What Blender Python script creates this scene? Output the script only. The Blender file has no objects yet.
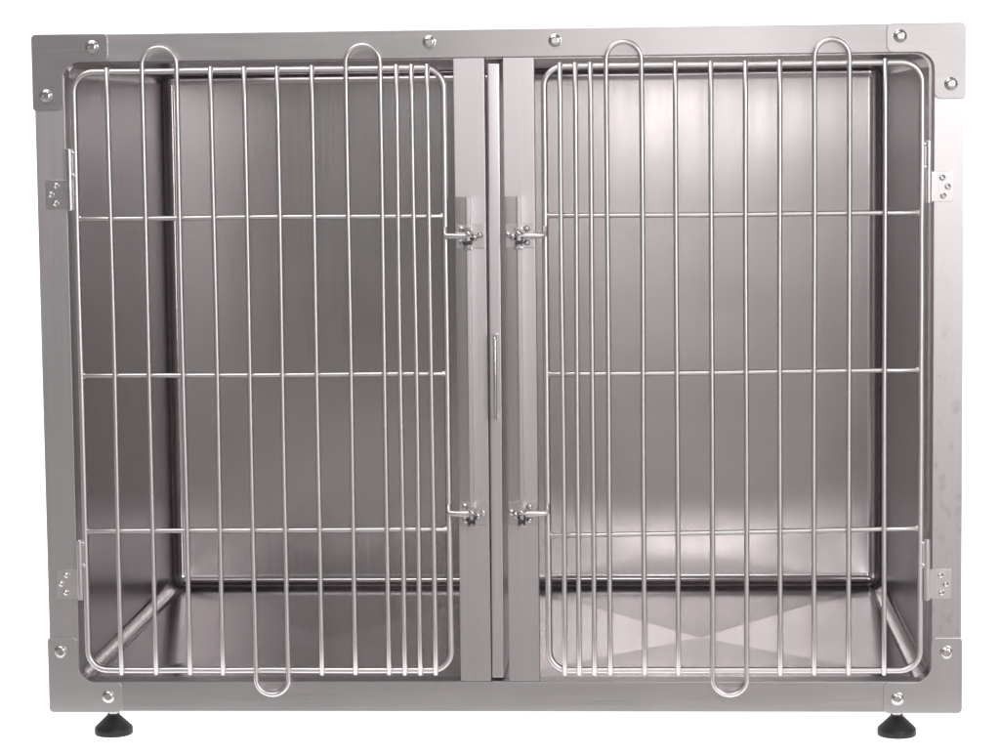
import bpy, bmesh, math, random
from mathutils import Vector, Matrix
random.seed(7)
C = bpy.context.scene
col = C.collection
PI = math.pi

# ------------------------------------------------------------------ camera
cam_d = bpy.data.cameras.new("camera")
cam = bpy.data.objects.new("camera", cam_d); col.objects.link(cam)
cam_d.sensor_width = 36.0
cam_d.lens = 36.0 * 2666.4 / 1000.0
cam_d.clip_start = 0.05; cam_d.clip_end = 100
M = Matrix.Rotation(0.0551, 4, 'Z') @ Matrix.Rotation(1.4750, 4, 'X') @ Matrix.Rotation(-0.0110, 4, 'Z')
cam.matrix_world = Matrix.Translation((0.7922, -3.443, 0.7725)) @ M
C.camera = cam

# ------------------------------------------------------------------ world: dim even studio air
w = bpy.data.worlds.new("World"); C.world = w; w.use_nodes = True
bg = w.node_tree.nodes['Background']
bg.inputs[0].default_value = (1.0, 0.955, 0.952, 1); bg.inputs[1].default_value = 0.20

# ------------------------------------------------------------------ studio lamps, plus an added overhead fill
def area(name, loc, target, sx, sy, power, colr=(1, 0.97, 0.965)):
    d = bpy.data.lights.new(name, 'AREA'); d.shape = 'RECTANGLE'; d.size = sx; d.size_y = sy
    d.energy = power; d.color = colr
    o = bpy.data.objects.new(name, d); col.objects.link(o); o.location = loc
    o.rotation_euler = (Vector(target) - Vector(loc)).to_track_quat('-Z', 'Y').to_euler()
    return o
area('softbox_side', (2.6, -3.0, 1.05), (0.6, 0, 0.6), 0.55, 1.9, 28, (1, .965, .96))
area('softbox_high', (2.0, -3.0, 1.6), (0.6, 0, 0.5), 0.55, 0.55, 7)
area('softbox_near', (2.2, -2.0, 1.4), (1.0, 0, 0.7), 0.5, 0.5, 10)
area('fill_top', (-0.1, -1.3, 2.6), (0.3, -0.3, 0), 2.2, 1.0, 34)  # unseen fill, added to brighten the floor front and top rail
area('flash_panel', (.93, -3.6, .98), (.93, 0, .98), 0.42, 0.42, 6.2)
area('flash_panel_low', (1.0, -3.6, .38), (1.0, 0, .38), 0.5, 0.7, 1.9)

C.view_settings.view_transform = 'Standard'; C.view_settings.look = 'None'
C.view_settings.exposure = 0; C.view_settings.gamma = 1
C.cycles.max_bounces = 10; C.cycles.glossy_bounces = 8; C.cycles.diffuse_bounces = 4
C.cycles.use_denoising = True

# ------------------------------------------------------------------ materials
def steel(name, colr=(0.655, 0.630, 0.640), rough=0.38, aniso=0.65, grain='V', var=0.12, bump=0.03, stains=0.0, wave=0.0):
    m = bpy.data.materials.new(name); m.use_nodes = True
    nt = m.node_tree; N = nt.nodes; L = nt.links
    b = N['Principled BSDF']; b.inputs['Metallic'].default_value = 1
    b.inputs['Anisotropic'].default_value = aniso
    g = N.new('ShaderNodeNewGeometry')
    tc = N.new('ShaderNodeTexCoord')
    mp = N.new('ShaderNodeMapping')
    if grain == 'V': mp.inputs['Scale'].default_value = (420, 420, 5)
    elif grain == 'N': mp.inputs['Scale'].default_value = (45, 45, 45)
    elif grain == 'H': mp.inputs['Scale'].default_value = (5, 420, 420)
    else: mp.inputs['Scale'].default_value = (420, 5, 420)
    L.new(tc.outputs['Object'], mp.inputs[0])
    n = N.new('ShaderNodeTexNoise'); n.inputs['Scale'].default_value = 1; n.inputs['Detail'].default_value = 4
    L.new(mp.outputs[0], n.inputs['Vector'])
    n2 = N.new('ShaderNodeTexNoise'); n2.inputs['Scale'].default_value = 7; n2.inputs['Detail'].default_value = 5
    n2.inputs['Roughness'].default_value = 0.6
    L.new(tc.outputs['Object'], n2.inputs['Vector'])
    # roughness = rough + var*(grain-.5) + .5*var*(smudge-.5)
    a = N.new('ShaderNodeMath'); a.operation = 'MULTIPLY_ADD'; a.inputs[1].default_value = var; a.inputs[2].default_value = rough - var * .5
    L.new(n.outputs['Fac'], a.inputs[0])
    c = N.new('ShaderNodeMath'); c.operation = 'MULTIPLY_ADD'; c.inputs[1].default_value = var * 0.8
    L.new(n2.outputs['Fac'], c.inputs[0])
    s = N.new('ShaderNodeMath'); s.operation = 'SUBTRACT'; s.inputs[1].default_value = var * .4
    L.new(a.outputs[0], s.inputs[0]); L.new(s.outputs[0], c.inputs[2])
    L.new(c.outputs[0], b.inputs['Roughness'])
    mx = N.new('ShaderNodeMix'); mx.data_type = 'RGBA'
    mx.inputs[6].default_value = (colr[0]*.93, colr[1]*.93, colr[2]*.93, 1); mx.inputs[7].default_value = (min(1,colr[0]*1.07), colr[1]*1.07, colr[2]*1.07, 1)
    L.new(n.outputs['Fac'], mx.inputs[0])
    out = mx.outputs[2]
    if stains > 0:
        n3 = N.new('ShaderNodeTexNoise'); n3.inputs['Scale'].default_value = 60; n3.inputs['Detail'].default_value = 2
        mp3 = N.new('ShaderNodeMapping'); mp3.inputs['Scale'].default_value = (1, 1, .6); L.new(tc.outputs['Object'], mp3.inputs[0]); L.new(mp3.outputs[0], n3.inputs['Vector'])
        r = N.new('ShaderNodeValToRGB'); r.color_ramp.elements[0].position = .56; r.color_ramp.elements[1].position = .74
        L.new(n3.outputs['Fac'], r.inputs[0])
        sp = N.new('ShaderNodeSeparateXYZ'); L.new(tc.outputs['Object'], sp.inputs[0])
        mr = N.new('ShaderNodeMapRange'); mr.inputs['From Min'].default_value = .62; mr.inputs['From Max'].default_value = .42
        L.new(sp.outputs['Z'], mr.inputs['Value'])
        mm = N.new('ShaderNodeMath'); mm.operation = 'MULTIPLY'; L.new(r.outputs[0], mm.inputs[0]); L.new(mr.outputs[0], mm.inputs[1])
        m2 = N.new('ShaderNodeMath'); m2.operation = 'MULTIPLY'; m2.inputs[1].default_value = stains; L.new(mm.outputs[0], m2.inputs[0])
        mx2 = N.new('ShaderNodeMix'); mx2.data_type = 'RGBA'; mx2.inputs[7].default_value = (colr[0]*.6, colr[1]*.57, colr[2]*.56, 1)
        L.new(m2.outputs[0], mx2.inputs[0]); L.new(out, mx2.inputs[6]); out = mx2.outputs[2]
    L.new(out, b.inputs['Base Color'])
    bp = N.new('ShaderNodeBump'); bp.inputs['Strength'].default_value = bump; bp.inputs['Distance'].default_value = 0.001
    L.new(n.outputs['Fac'], bp.inputs['Height']); L.new(bp.outputs[0], b.inputs['Normal'])
    if wave:                                   # slight buckling of the sheet
        nw = N.new('ShaderNodeTexNoise'); nw.inputs['Scale'].default_value = 4.5; nw.inputs['Detail'].default_value = 1
        L.new(tc.outputs['Object'], nw.inputs['Vector'])
        b2 = N.new('ShaderNodeBump'); b2.inputs['Strength'].default_value = wave; b2.inputs['Distance'].default_value = 0.004
        L.new(nw.outputs['Fac'], b2.inputs['Height']); L.new(bp.outputs[0], b2.inputs['Normal']); L.new(b2.outputs[0], b.inputs['Normal'])
    if aniso > 0:
        v = N.new('ShaderNodeCombineXYZ')
        t = {'V': (1, 1, 0), 'H': (0, .7, 1), 'F': (1, 0, .3)}[grain]
        for i in range(3): v.inputs[i].default_value = t[i]
        L.new(v.outputs[0], b.inputs['Tangent'])
    return m
SV = steel('steel_vertical_grain')
SD = steel('steel_divider', colr=(.74, .71, .72), rough=.32)
SVS = steel('steel_vertical_grain_stained', stains=.5)
SH = steel('steel_horizontal_grain', grain='H')
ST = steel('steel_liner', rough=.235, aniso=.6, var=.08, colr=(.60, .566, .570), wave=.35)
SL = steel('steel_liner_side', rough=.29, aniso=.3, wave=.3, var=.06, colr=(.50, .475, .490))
SC = steel('steel_cove', rough=.13, aniso=0, var=.06, grain='N', bump=0, colr=(.58, .555, .565), wave=.2)
SHB = steel('steel_sill', grain='H', aniso=.1, rough=.30, colr=(.60, .575, .585))
SF = steel('steel_floor', rough=.152, aniso=.45, grain='F', var=.07, colr=(.54, .515, .525), wave=.04)
SW = steel('steel_wire', colr=(.78, .75, .755), rough=.37, aniso=0, var=.05, bump=.0, grain='N')
SK = steel('steel_hinge', colr=(.78, .755, .765), rough=.30, aniso=.3, var=.06, bump=.01)
SPL = steel('steel_plate', colr=(.68, .655, .665), rough=.33, grain='H', aniso=.5)
SP = steel('steel_polished', colr=(.72, .70, .70), rough=.2, aniso=0, var=.04, bump=0, grain='N')
def plain(name, colr, rough, metal=0, noise=0.0):
    m = bpy.data.materials.new(name); m.use_nodes = True
    N = m.node_tree.nodes; L = m.node_tree.links; b = N['Principled BSDF']
    b.inputs['Roughness'].default_value = rough; b.inputs['Metallic'].default_value = metal
    n = N.new('ShaderNodeTexNoise'); n.inputs['Scale'].default_value = 90; n.inputs['Detail'].default_value = 4
    tc = N.new('ShaderNodeTexCoord'); L.new(tc.outputs['Object'], n.inputs['Vector'])
    mx = N.new('ShaderNodeMix'); mx.data_type = 'RGBA'; L.new(n.outputs['Fac'], mx.inputs[0])
    mx.inputs[6].default_value = tuple(c*(1-noise) for c in colr) + (1,)
    mx.inputs[7].default_value = tuple(min(1, c*(1+noise)) for c in colr) + (1,)
    L.new(mx.outputs[2], b.inputs['Base Color'])
    return m
RUB = plain('black_plastic', (.005, .0053, .007), .5, noise=.25)
DARK = plain('dark_notch_shade', (.10, .10, .105), .4, noise=.1, metal=1)  # shade of the latch gap put into the metal's colour
WHITE = plain('glowing_sweep', (.8, .8, .8), .6, noise=.01)      # white sweep, glow added so it stays white and unshaded
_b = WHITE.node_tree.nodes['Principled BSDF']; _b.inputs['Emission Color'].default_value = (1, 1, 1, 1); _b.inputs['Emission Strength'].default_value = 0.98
GREY = plain('studio_floor', (.50, .49, .48), .7, noise=.1)

SPK = steel('steel_keeper', colr=(.60, .57, .575), rough=.34, aniso=.3, var=.08)
SS = steel('steel_shade_strip', colr=(.56, .53, .53), rough=.23, aniso=.4, var=.06, bump=.01)  # darker steel carrying the slide bar's shade
# ------------------------------------------------------------------ mesh helpers
def obj(name, bm, mat, parent=None, smooth=None, **tags):
    me = bpy.data.meshes.new(name); bmesh.ops.recalc_face_normals(bm, faces=bm.faces) if tags.pop('recalc', True) else None
    bm.to_mesh(me); bm.free()
    for m in (mat if isinstance(mat, (list, tuple)) else [mat]): me.materials.append(m)
    if smooth is not None:
        for p in me.polygons: p.use_smooth = True
        me.set_sharp_from_angle(angle=math.radians(smooth))
    o = bpy.data.objects.new(name, me); col.objects.link(o); o.parent = parent
    if smooth in (40, 50):
        wn = o.modifiers.new('weighted', 'WEIGHTED_NORMAL'); wn.mode = 'FACE_AREA'; wn.weight = 100; wn.keep_sharp = True
    for k, v in tags.items(): o[k] = v
    return o
def add_box(bm, x0, x1, y0, y1, z0, z1, bev=0.0, seg=2):
    vs = [bm.verts.new((x, y, z)) for x in (x0, x1) for y in (y0, y1) for z in (z0, z1)]
    fs = [bm.faces.new([vs[i] for i in q]) for q in ((0,1,3,2),(4,6,7,5),(0,4,5,1),(2,3,7,6),(0,2,6,4),(1,5,7,3))]
    if bev:
        es = list({e for f in fs for e in f.edges})
        bmesh.ops.bevel(bm, geom=es, offset=bev, segments=seg, profile=.5, affect='EDGES')
def box(x0, x1, y0, y1, z0, z1, bev=0.0, seg=2):
    bm = bmesh.new(); add_box(bm, x0, x1, y0, y1, z0, z1, bev, seg); return bm
def add_tube(bm, pts, r, n=12, closed=False, dome=True):
    pts = [Vector(p) for p in pts]; K = len(pts); rings = []
    t0 = (pts[1] - pts[0]).normalized(); up = Vector((0, 1, 0)) if abs(t0.y) < .9 else Vector((1, 0, 0))
    u = t0.cross(up).normalized(); prev = t0
    def ring(p, u, v, rr): return [bm.verts.new(p + rr*(math.cos(2*PI*i/n)*u + math.sin(2*PI*i/n)*v)) for i in range(n)]
    for k in range(K):
        if closed: t = (pts[(k+1) % K] - pts[k-1]).normalized()
        elif k == 0: t = t0
        elif k == K-1: t = (pts[-1] - pts[-2]).normalized()
        else: t = ((pts[k+1]-pts[k]).normalized() + (pts[k]-pts[k-1]).normalized()).normalized()
        u = (prev.rotation_difference(t) @ u); u = (u - t*u.dot(t)).normalized(); prev = t
        v = t.cross(u)
        if k == 0 and not closed and dome: rings.append(ring(pts[0]-t*r*.35, u, v, r*.6))
        rings.append(ring(pts[k], u, v, r))
        if k == K-1 and not closed and dome: rings.append(ring(pts[k]+t*r*.35, u, v, r*.6))
    R = len(rings)
    for k in range(R if closed else R-1):
        a, b = rings[k], rings[(k+1) % R]
        for i in range(n): bm.faces.new((a[i], a[(i+1)%n], b[(i+1)%n], b[i]))
    if not closed: bm.faces.new(rings[0]); bm.faces.new(rings[-1][::-1])
def tube(pts, r, n=20, closed=False):
    bm = bmesh.new(); add_tube(bm, pts, r, n, closed); return bm
def lathe(profile, axis, at, n=24, bm=None):
    """profile = (radius, distance along axis); axis 'z' or '-y' """
    bm = bm or bmesh.new(); rings = []
    at = Vector(at)
    for r, h in profile:
        ring = []
        for i in range(n):
            a = 2*PI*i/n; c, s = r*math.cos(a), r*math.sin(a)
            ring.append(bm.verts.new(at + (Vector((c, s, h)) if axis == 'z' else Vector((c, -h, s)))))
        rings.append(ring)
    for a, b in zip(rings, rings[1:]):
        for i in range(n): bm.faces.new((a[i], a[(i+1)%n], b[(i+1)%n], b[i]))
    bm.faces.new(rings[0]); bm.faces.new(rings[-1])
    return bm
def plate(outline, y_front, y_back, bev=0.0006):
    """flat outline in x,z with thickness along y"""
    bm = bmesh.new()
    vs = [bm.verts.new((x, y_front, z)) for x, z in outline]
    f = bm.faces.new(vs)
    r = bmesh.ops.extrude_face_region(bm, geom=[f])
    nv = [g for g in r['geom'] if isinstance(g, bmesh.types.BMVert)]
    for v in nv: v.co.y = y_back
    bm.faces.ensure_lookup_table()
    if bev:
        es = [e for e in bm.edges if all(abs(v.co.y - y_front) < 1e-6 for v in e.verts)]
        bmesh.ops.bevel(bm, geom=es, offset=bev, segments=2, profile=.5, affect='EDGES')
    return bm
def rounded(pts_r, n=8):
    """polygon with a radius at every corner"""
    out = []; K = len(pts_r)
    for k in range(K):
        x, z, r = pts_r[k]; p = Vector((x, z))
        a = Vector(pts_r[k-1][:2]); b = Vector(pts_r[(k+1) % K][:2])
        if r == 0: out.append((x, z)); continue
        da = (a-p).normalized(); db = (b-p).normalized()
        c = p + (da+db)*r; A0 = p + da*r - c; B0 = p + db*r - c
        for i in range(n+1):
            t = i/n*PI/2; q = c + A0*math.cos(t) + B0*math.sin(t); out.append((q.x, q.y))
    return out

# ------------------------------------------------------------------ the setting
bm = bmesh.new()
prof = [(-0.100, -.039), (1.6, -.039)]
for i in range(1, 13):
    t = i/12*PI/2; prof.append((1.6+1.4*math.sin(t), -.039+1.4*(1-math.cos(t))))
prof.append((3.0, 4.2))
rows = [[bm.verts.new((x, y, z)) for x in (-3.4, 4.6)] for y, z in prof]
for a, b in zip(rows, rows[1:]): bm.faces.new((a[0], a[1], b[1], b[0]))
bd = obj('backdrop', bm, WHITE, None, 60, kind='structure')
bm = bmesh.new(); bm.faces.new([bm.verts.new(p) for p in ((-12, -12, -.043), (13, -12, -.043), (13, 12, -.043), (-12, 12, -.043))])
obj('floor', bm, GREY, None, kind='structure')

# ------------------------------------------------------------------ the cage
W, H, D = 1.2, .891, .765
OL, OR, OB, OT = .0405, 1.1605, .041, .855     # opening in the front frame
cage = bpy.data.objects.new('animal_cage', None); col.objects.link(cage)
cage['label'] = 'brushed stainless steel animal cage with two barred wire doors on black levelling feet'
cage['category'] = 'cage'

# front frame rails (box section)
obj('top_rail', box(.0012, W-.0012, .0, .032, OT, H, .0012), SH, cage, 40)
obj('bottom_rail', box(.0012, W-.0012, .0, .032, 0.0, OB, .0012), SHB, cage, 40)
obj('side_rail', box(0.0012, OL, .0004, .032, OB+.0003, OT-.0003, .0012), SV, cage, 40)
obj('side_rail', box(OR, W-.0012, .0004, .032, OB+.0003, OT-.0003, .0012), SVS, cage, 40)
PL, PR = (.5462, .5862), (.610, .650)
obj('post', box(PL[0], PL[1], .0008, .030, OB+.0003, OT-.0003, .001), SV, cage, 40)
obj('post', box(PR[0], PR[1], .0008, .030, OB+.0003, OT-.0003, .001), SV, cage, 40)

# outer casing: back, sides, roof, underside
bm = bmesh.new()
add_box(bm, .003, .0045, .033, D, .003, H-.003); add_box(bm, W-.0045, W-.003, .033, D, .003, H-.003)
add_box(bm, .005, W-.005, .033, D, H-.0045, H-.003); add_box(bm, .005, W-.005, .033, D, .003, .0045)
add_box(bm, .005, W-.005, D-.0015, D, .005, H-.005)
obj('outer_casing', bm, SH, cage)

# liner tub with rounded coves
XL, XR, YF, YB, ZF, ZT, RC = .038, 1.1575, .0325, .735, .0395, .8535, .020
def liner():
    bm = bmesh.new()
    P = lambda x, y, z: bm.verts.new((x, y, z))
    a = [P(XL,YF,ZF), P(XR,YF,ZF), P(XR,YB,ZF), P(XL,YB,ZF), P(XL,YF,ZT), P(XR,YF,ZT), P(XR,YB,ZT), P(XL,YB,ZT)]
    F = bm.faces.new
    floor_f = F((a[0],a[1],a[2],a[3])); F((a[4],a[7],a[6],a[5])); F((a[0],a[3],a[7],a[4])); F((a[1],a[5],a[6],a[2])); F((a[3],a[2],a[6],a[7]))
    es = [e for e in bm.edges if len(e.link_faces) == 2]
    bmesh.ops.bevel(bm, geom=es, offset=RC, segments=8, profile=.5, affect='EDGES')
    bm.faces.ensure_lookup_table()
    dele = [f for f in bm.faces if f.calc_area() > .2 and abs(f.calc_center_median().z - ZF) < 1e-4]
    bmesh.ops.delete(bm, geom=dele, context='FACES')
    rim = [e for e in bm.edges if e.is_boundary and all(abs(v.co.y-YF) < 1e-5 for v in e.verts)]
    r = bmesh.ops.extrude_edge_only(bm, edges=rim)
    cx, cz = (XL+XR)/2, (ZF+ZT)/2
    for v in r['geom']:
        if isinstance(v, bmesh.types.BMVert):      # front flange behind the rails
            v.co.x = cx + (v.co.x-cx)*1.05; v.co.z = cz + (v.co.z-cz)*1.07
    return bm
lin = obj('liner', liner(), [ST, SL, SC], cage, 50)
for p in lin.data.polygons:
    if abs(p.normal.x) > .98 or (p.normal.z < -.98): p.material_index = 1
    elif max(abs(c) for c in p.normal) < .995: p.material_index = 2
# seam line of the wall panels is left to the grain; floor pans are cross-broken (an X crease in each)
def pan(x0, x1, dz=-.0135):
    bm = bmesh.new(); y0, y1 = YF, YB-RC
    cx, cy = (x0+x1)/2, (y0+y1)/2
    v = [bm.verts.new(p) for p in ((x0,y0,ZF), (x1,y0,ZF), (x1,y1,ZF), (x0,y1,ZF))]; c = bm.verts.new((cx, cy, ZF+dz))
    for i in range(4): bm.faces.new((v[i], v[(i+1)%4], c))
    return bm
obj('floor_pan', pan(XL+RC, .5975), SF, cage)
obj('floor_pan', pan(.5975, XR-RC), SF, cage)

# corner gussets
def gusset(sx, sz, cx, cz, lh, lv):
    """L plate; outer corner at (cx,cz), legs run towards sx, sz"""
    wv, wh = .0405, .0365 if sz < 0 else .0412
    pts = [(0,0,.006), (lh,0,.007), (lh,wh,.009), (wv,wh,.022), (wv,lv,.009), (0,lv,.005)]
    return plate([(cx+sx*x, cz+sz*z) for x, z in rounded(pts)], -.0024, -.0002, .0009)
def hexbolt(x, z, r=.0079, y=-.0022):
    b = obj('bolt', lathe([(r*1.08, 0), (r*1.08, .0006), (r*.98, .0009), (r*.95, .0022), (r*.82, .0034), (r*.66, .0040), (r*.50, .0042), (r*.48, .0039), (r*.47, .0022)], '-y', (x, y, z), 28), SP, None, 45)
    a0 = random.random()
    s = obj('socket', lathe([(r*.46, .0018), (r*.46, .0024)], '-y', (x, y, z), 6), SPK, b)
    return b
G = [(1,-1,-.001,H+.0005,.100,.099,[(.0782,.8745),(.0165,.8123)]),
     (-1,-1,W+.001,H+.0005,.101,.096,[(1.1171,.8755),(1.1815,.8142)]),
     (1,1,-.001,-.001,.098,.101,[(.0162,.0812),(.0785,.0205)]),
     (-1,1,W,-.001,.102,.100,[(1.1795,.080),(1.1163,.0185)])]
for sx, sz, cx, cz, lh, lv, bolts in G:
    g = obj('corner_plate', gusset(sx, sz, cx, cz, lh, lv), SPL if sz < 0 else SV, cage, 40)
    for x, z in bolts: b = hexbolt(x, z); b.parent = g
for x in (.5157, .6775):
    b = hexbolt(x, .8753, .0078, 0.0); b.parent = cage
    # socket sits one level deeper already

# levelling feet
def foot(x, y, zf=-.039):
    bm = lathe([(.0035, .0), (.0245, 0), (.0255, .0015), (.0255, .0085), (.0245, .0105), (.0100, .0245), (.0085, .0255), (.0085, .0275), (.003, .028)], 'z', (x, y, zf), 40)
    f = obj('levelling_foot', bm, RUB, cage, 35)
    obj('stem', lathe([(.006, .0262), (.006, .030), (.0045, .0302), (.0045, .042)], 'z', (x, y, zf), 20), SP, f, 40)
foot(.076, .040); foot(1.1195, .040); foot(.076, .70); foot(1.1195, .70)

# ------------------------------------------------------------------ wire doors
def wob(a=.0004): return (random.random()-.5)*2*a
YR, YW = -.0035, -.0090          # frame rod plane, bar plane
RR, RW = .0042, .00325
ZTOP, ZBOT = .842, .0565
def line(x0, z0, x1, z1, y, n=10, a=.0005):
    ph, am = random.random()*6, a*(.4+random.random())
    P = []
    for i in range(n+1):
        t = i/n; e = math.sin(t*PI)
        P.append((x0+(x1-x0)*t + (e*am*math.sin(ph+t*5) if abs(z1-z0) > abs(x1-x0) else 0), y, z0+(z1-z0)*t + (e*am*math.sin(ph+t*5) if abs(z1-z0) <= abs(x1-x0) else 0)))
    return P
def weld(bm, x, z, y, r=.0032):
    bmesh.ops.create_icosphere(bm, subdivisions=2, radius=r, matrix=Matrix.Translation((x+wob(), y, z+wob())) @ Matrix.Diagonal((1, .7, 1.15, 1)))
def door(x0, x1, bars, loops_top, loops_bot, rails, hinge_side, catch):
    d = bpy.data.objects.new('door', None); col.objects.link(d); d.parent = cage
    ring = rounded([(x0, ZBOT, .026), (x1, ZBOT, .026), (x1, ZTOP, .026), (x0, ZTOP, .026)], 10)
    pts = []
    K = len(ring)
    for k in range(K):
        a = Vector(ring[k]); b = Vector(ring[(k+1) % K]); pts.append((a.x, YR, a.y)); L_ = (b-a).length
        if L_ > .1:
            for i in range(1, 8): q = a.lerp(b, i/8); pts.append((q.x+wob(.0003), YR, q.y+wob(.0003)))
    obj('door_rim', tube(pts, RR, 20, True), SW, d, 60)
    for z in rails:
        bm = tube(line(x0+RR*.5, z[0], x1-RR*.5, z[1], YR), .0032, 18)
        weld(bm, x0+RR*.9, z[0], YR, .0040); weld(bm, x1-RR*.9, z[1], YR, .0040)
        for x in bars: weld(bm, x, z[0]+(z[1]-z[0])*(x-x0)/(x1-x0), YR-.0022, .0034)
        obj('crossbar', bm, SW, d, 60)
    used = set()
    def loop(xa, xb, top):
        r = (xb-xa)/2; cx = (xa+xb)/2
        if top:
            zc = .8725 - r*1.02; z0 = ZBOT-.004
            p = line(xa, z0, xa+.0, zc-.004, YW, 12) + [(cx - r*math.cos(t), YW, zc + r*1.02*math.sin(t)) for t in [i/16*PI for i in range(17)]] + line(xb, zc-.004, xb, z0, YW, 12)
        else:
            zc = .0250 + r*.98; z0 = ZTOP+.004
            p = line(xa, z0, xa, zc+.004, YW, 12) + [(cx - r*math.cos(t), YW, zc - r*.98*math.sin(t)) for t in [i/16*PI for i in range(17)]] + line(xb, zc+.004, xb, z0, YW, 12)
        obj('looped_bar', tube(p, RW, 20), SW, d, 60)
        used.update((xa, xb))
    for a, b in loops_top: loop(a, b, True)
    for a, b in loops_bot: loop(a, b, False)
    for x in bars:
        if x in used: continue
        xx = x + wob(.0006)
        obj('bar', tube(line(xx, ZBOT-.0045, x+wob(.0006), ZTOP+.0045, YW, 12, .0007), RW, 20), SW, d, 60)
    # catch rods reaching the latch bars
    xs, xe = catch; s = 1 if xe > xs else -1
    for z in (.6265, .2655):
        bm = tube([(xs, YR, z-.0005+.012), (xs, YR-.004, z+.003), (xs+s*.002, YR-.0085, z), (xs+s*.012, YR-.0105, z), (xe-s*.004, YR-.0105, z-.0005), (xe, YR-.0105, z-.0005)], .0040, 12)
        obj('catch_rod', bm, SW, d, 60)
    return d
LB = [.0985+.0443*k for k in range(9)]
LB = [.0985, .1443, .1893, .2328, .2768, .3195, .3645, .4085, .4528, .4741, .4933, .5135]
RB = [.6835, .703, .7223, .743, .788, .8316, .8765, .9205, .9645, 1.008, 1.0525, 1.098]
RZ = ((.6525, .652), (.4475, .4475), (.242, .2435))
dl = door(.0535, .534, LB, [(.1443, .1893), (.4085, .4528)], [(.2768, .3195)], RZ, 1, (.534, .572))
dr = door(.663, 1.145, RB, [(.743, .788), (1.008, 1.0525)], [(.8765, .9205)], ((.6512, .651), (.446, .4487), (.2345, .2430)), -1, (.663, .625))

# ------------------------------------------------------------------ hinges
def hinge(xk, sx, z0, frame_edge):
    """xk knuckle centre; sx = direction of the frame plate (-1 left, 1 right)"""
    zmid, z1 = z0+.0385, z0+.0775
    xa, xb = sorted((xk+sx*.0035, frame_edge))
    h = obj('hinge', plate(rounded([(xa, z0, 0), (xb, z0, 0), (xb, zmid, 0), (xa, zmid, 0)]), -.0020, -.0002, .0004), SK, cage, 40)
    bm = bmesh.new(); add_tube(bm, [(xk, -.0045, z0-.0008), (xk, -.0045, zmid-.0006)], .0042, 18); obj('knuckle', bm, SK, h, 50)
    bm = bmesh.new(); add_tube(bm, [(xk, -.0045, zmid+.0006), (xk, -.0045, z1)], .0042, 18)
    xr = xk - sx*.0085
    a, b = sorted((xk-sx*.002, xr)); add_box(bm, a, b, -.0055, -.0035, zmid+.002, z1-.002)
    for zz in (zmid+.006, z1-.004): weld(bm, xr+sx*.003, zz, -.007, .0024)
    obj('knuckle', bm, SK, h, 50)
    pl = abs(frame_edge - xk)
    for dx, dz in ((.58, .0305), (.80, .0190), (.62, .0075)):
        rv = lathe([(.0042, 0), (.0041, .0010), (.0034, .0024), (.0020, .0033), (.0016, .0028), (.0008, .0026)], '-y', (xk+sx*(pl*dx), -.0020, z0+dz), 18)
        obj('rivet', rv, SP, h, 40)
hinge(.0455, -1, .6650, .0135)
hinge(.0455, -1, .1525, .0132)
hinge(1.1535, 1, .6648, 1.1845)
hinge(1.1535, 1, .1505, 1.1848)

# ------------------------------------------------------------------ latches: slide bar on each post with two keepers
def latch(xb, post, screw_side):
    l = bpy.data.objects.new('latch', None); col.objects.link(l); l.parent = cage
    obj('slide_bar', box(xb-.0021, xb+.0021, -.0280, -.0012, .2500, .6765, .0005), SV, l, 40)
    obj('shade_strip', box(post[0]+.0018, xb-.0022, -.0030, -.0010, .2560, .6765, .0004), SS, l, 40)  # added dark strip in place of the slide bar's shade on the post
    for z in (.6255, .2640):
        k = obj('keeper_plate', plate(rounded([(post[0]+.0015, z-.0155, .001), (post[1]-.0015, z-.0155, .001), (post[1]-.0015, z+.0155, .001), (post[0]+.0015, z+.0155, .001)], 3), -.0042, .0006, .0008), SPK, l, 40)
        s = screw_side
        bm = bmesh.new()
        # U clip: two ears around the gap that takes the catch rod
        add_box(bm, xb-.0052, xb+.0052, -.0300, -.0008, z+.0070, z+.0125, .0008)
        add_box(bm, xb-.0052, xb+.0052, -.0300, -.0008, z-.0170, z-.0118, .0008)
        obj('guide', bm, SP, l, 40)
        bm = bmesh.new(); add_box(bm, xb-.0046, xb+.0046, -.0310, -.0010, z-.0100, z-.0048, .0005)  # solid dark block standing in for the shaded gap
        obj('notch_shade', bm, DARK, l)
        bm = bmesh.new(); bmesh.ops.create_uvsphere(bm, u_segments=14, v_segments=10, radius=.0046, matrix=Matrix.Translation((xb+s*.0075, -.0165, z-.0005)))
        bmesh.ops.create_uvsphere(bm, u_segments=14, v_segments=10, radius=.0040, matrix=Matrix.Translation((xb+s*.0005, -.0265, z+.0045)))
        obj('pin', bm, SP, l, 60)
        for sxx, dz in ((-s*.0095, .0095), (-s*.0095, -.0085), (s*.0140, .0015)):
            rv = lathe([(.0043, 0), (.0041, .0012), (.0030, .0026), (.0014, .0032), (.0012, .0024)], '-y', (xb+sxx, -.0042, z+dz), 16)
            obj('screw', rv, SP, l, 40)
latch(.5648, PL, 1)
latch(.6300, PR, -1)

# ------------------------------------------------------------------ sliding divider between the compartments
bm = box(-.0082, .0082, .004, .722, .0445, .8475, .0022, 3)
dv = obj('divider_panel', bm, SD, cage, 40)
dv.location = (.5965, 0, 0); 
dv.rotation_euler = (0, math.radians(.20), 0); dv.location.x = .5950
z0, z1 = .389, .497
bm = tube([(0.0005, .004, z0), (.0005, -.012, z0), (.0005, -.0155, z0+.0012), (.0005, -.017, z0+.006), (.0005, -.017, z1-.006), (.0005, -.0155, z1-.0012), (.0005, -.012, z1), (.0005, .004, z1)], .0021, 12)
obj('handle', bm, SP, dv, 60)
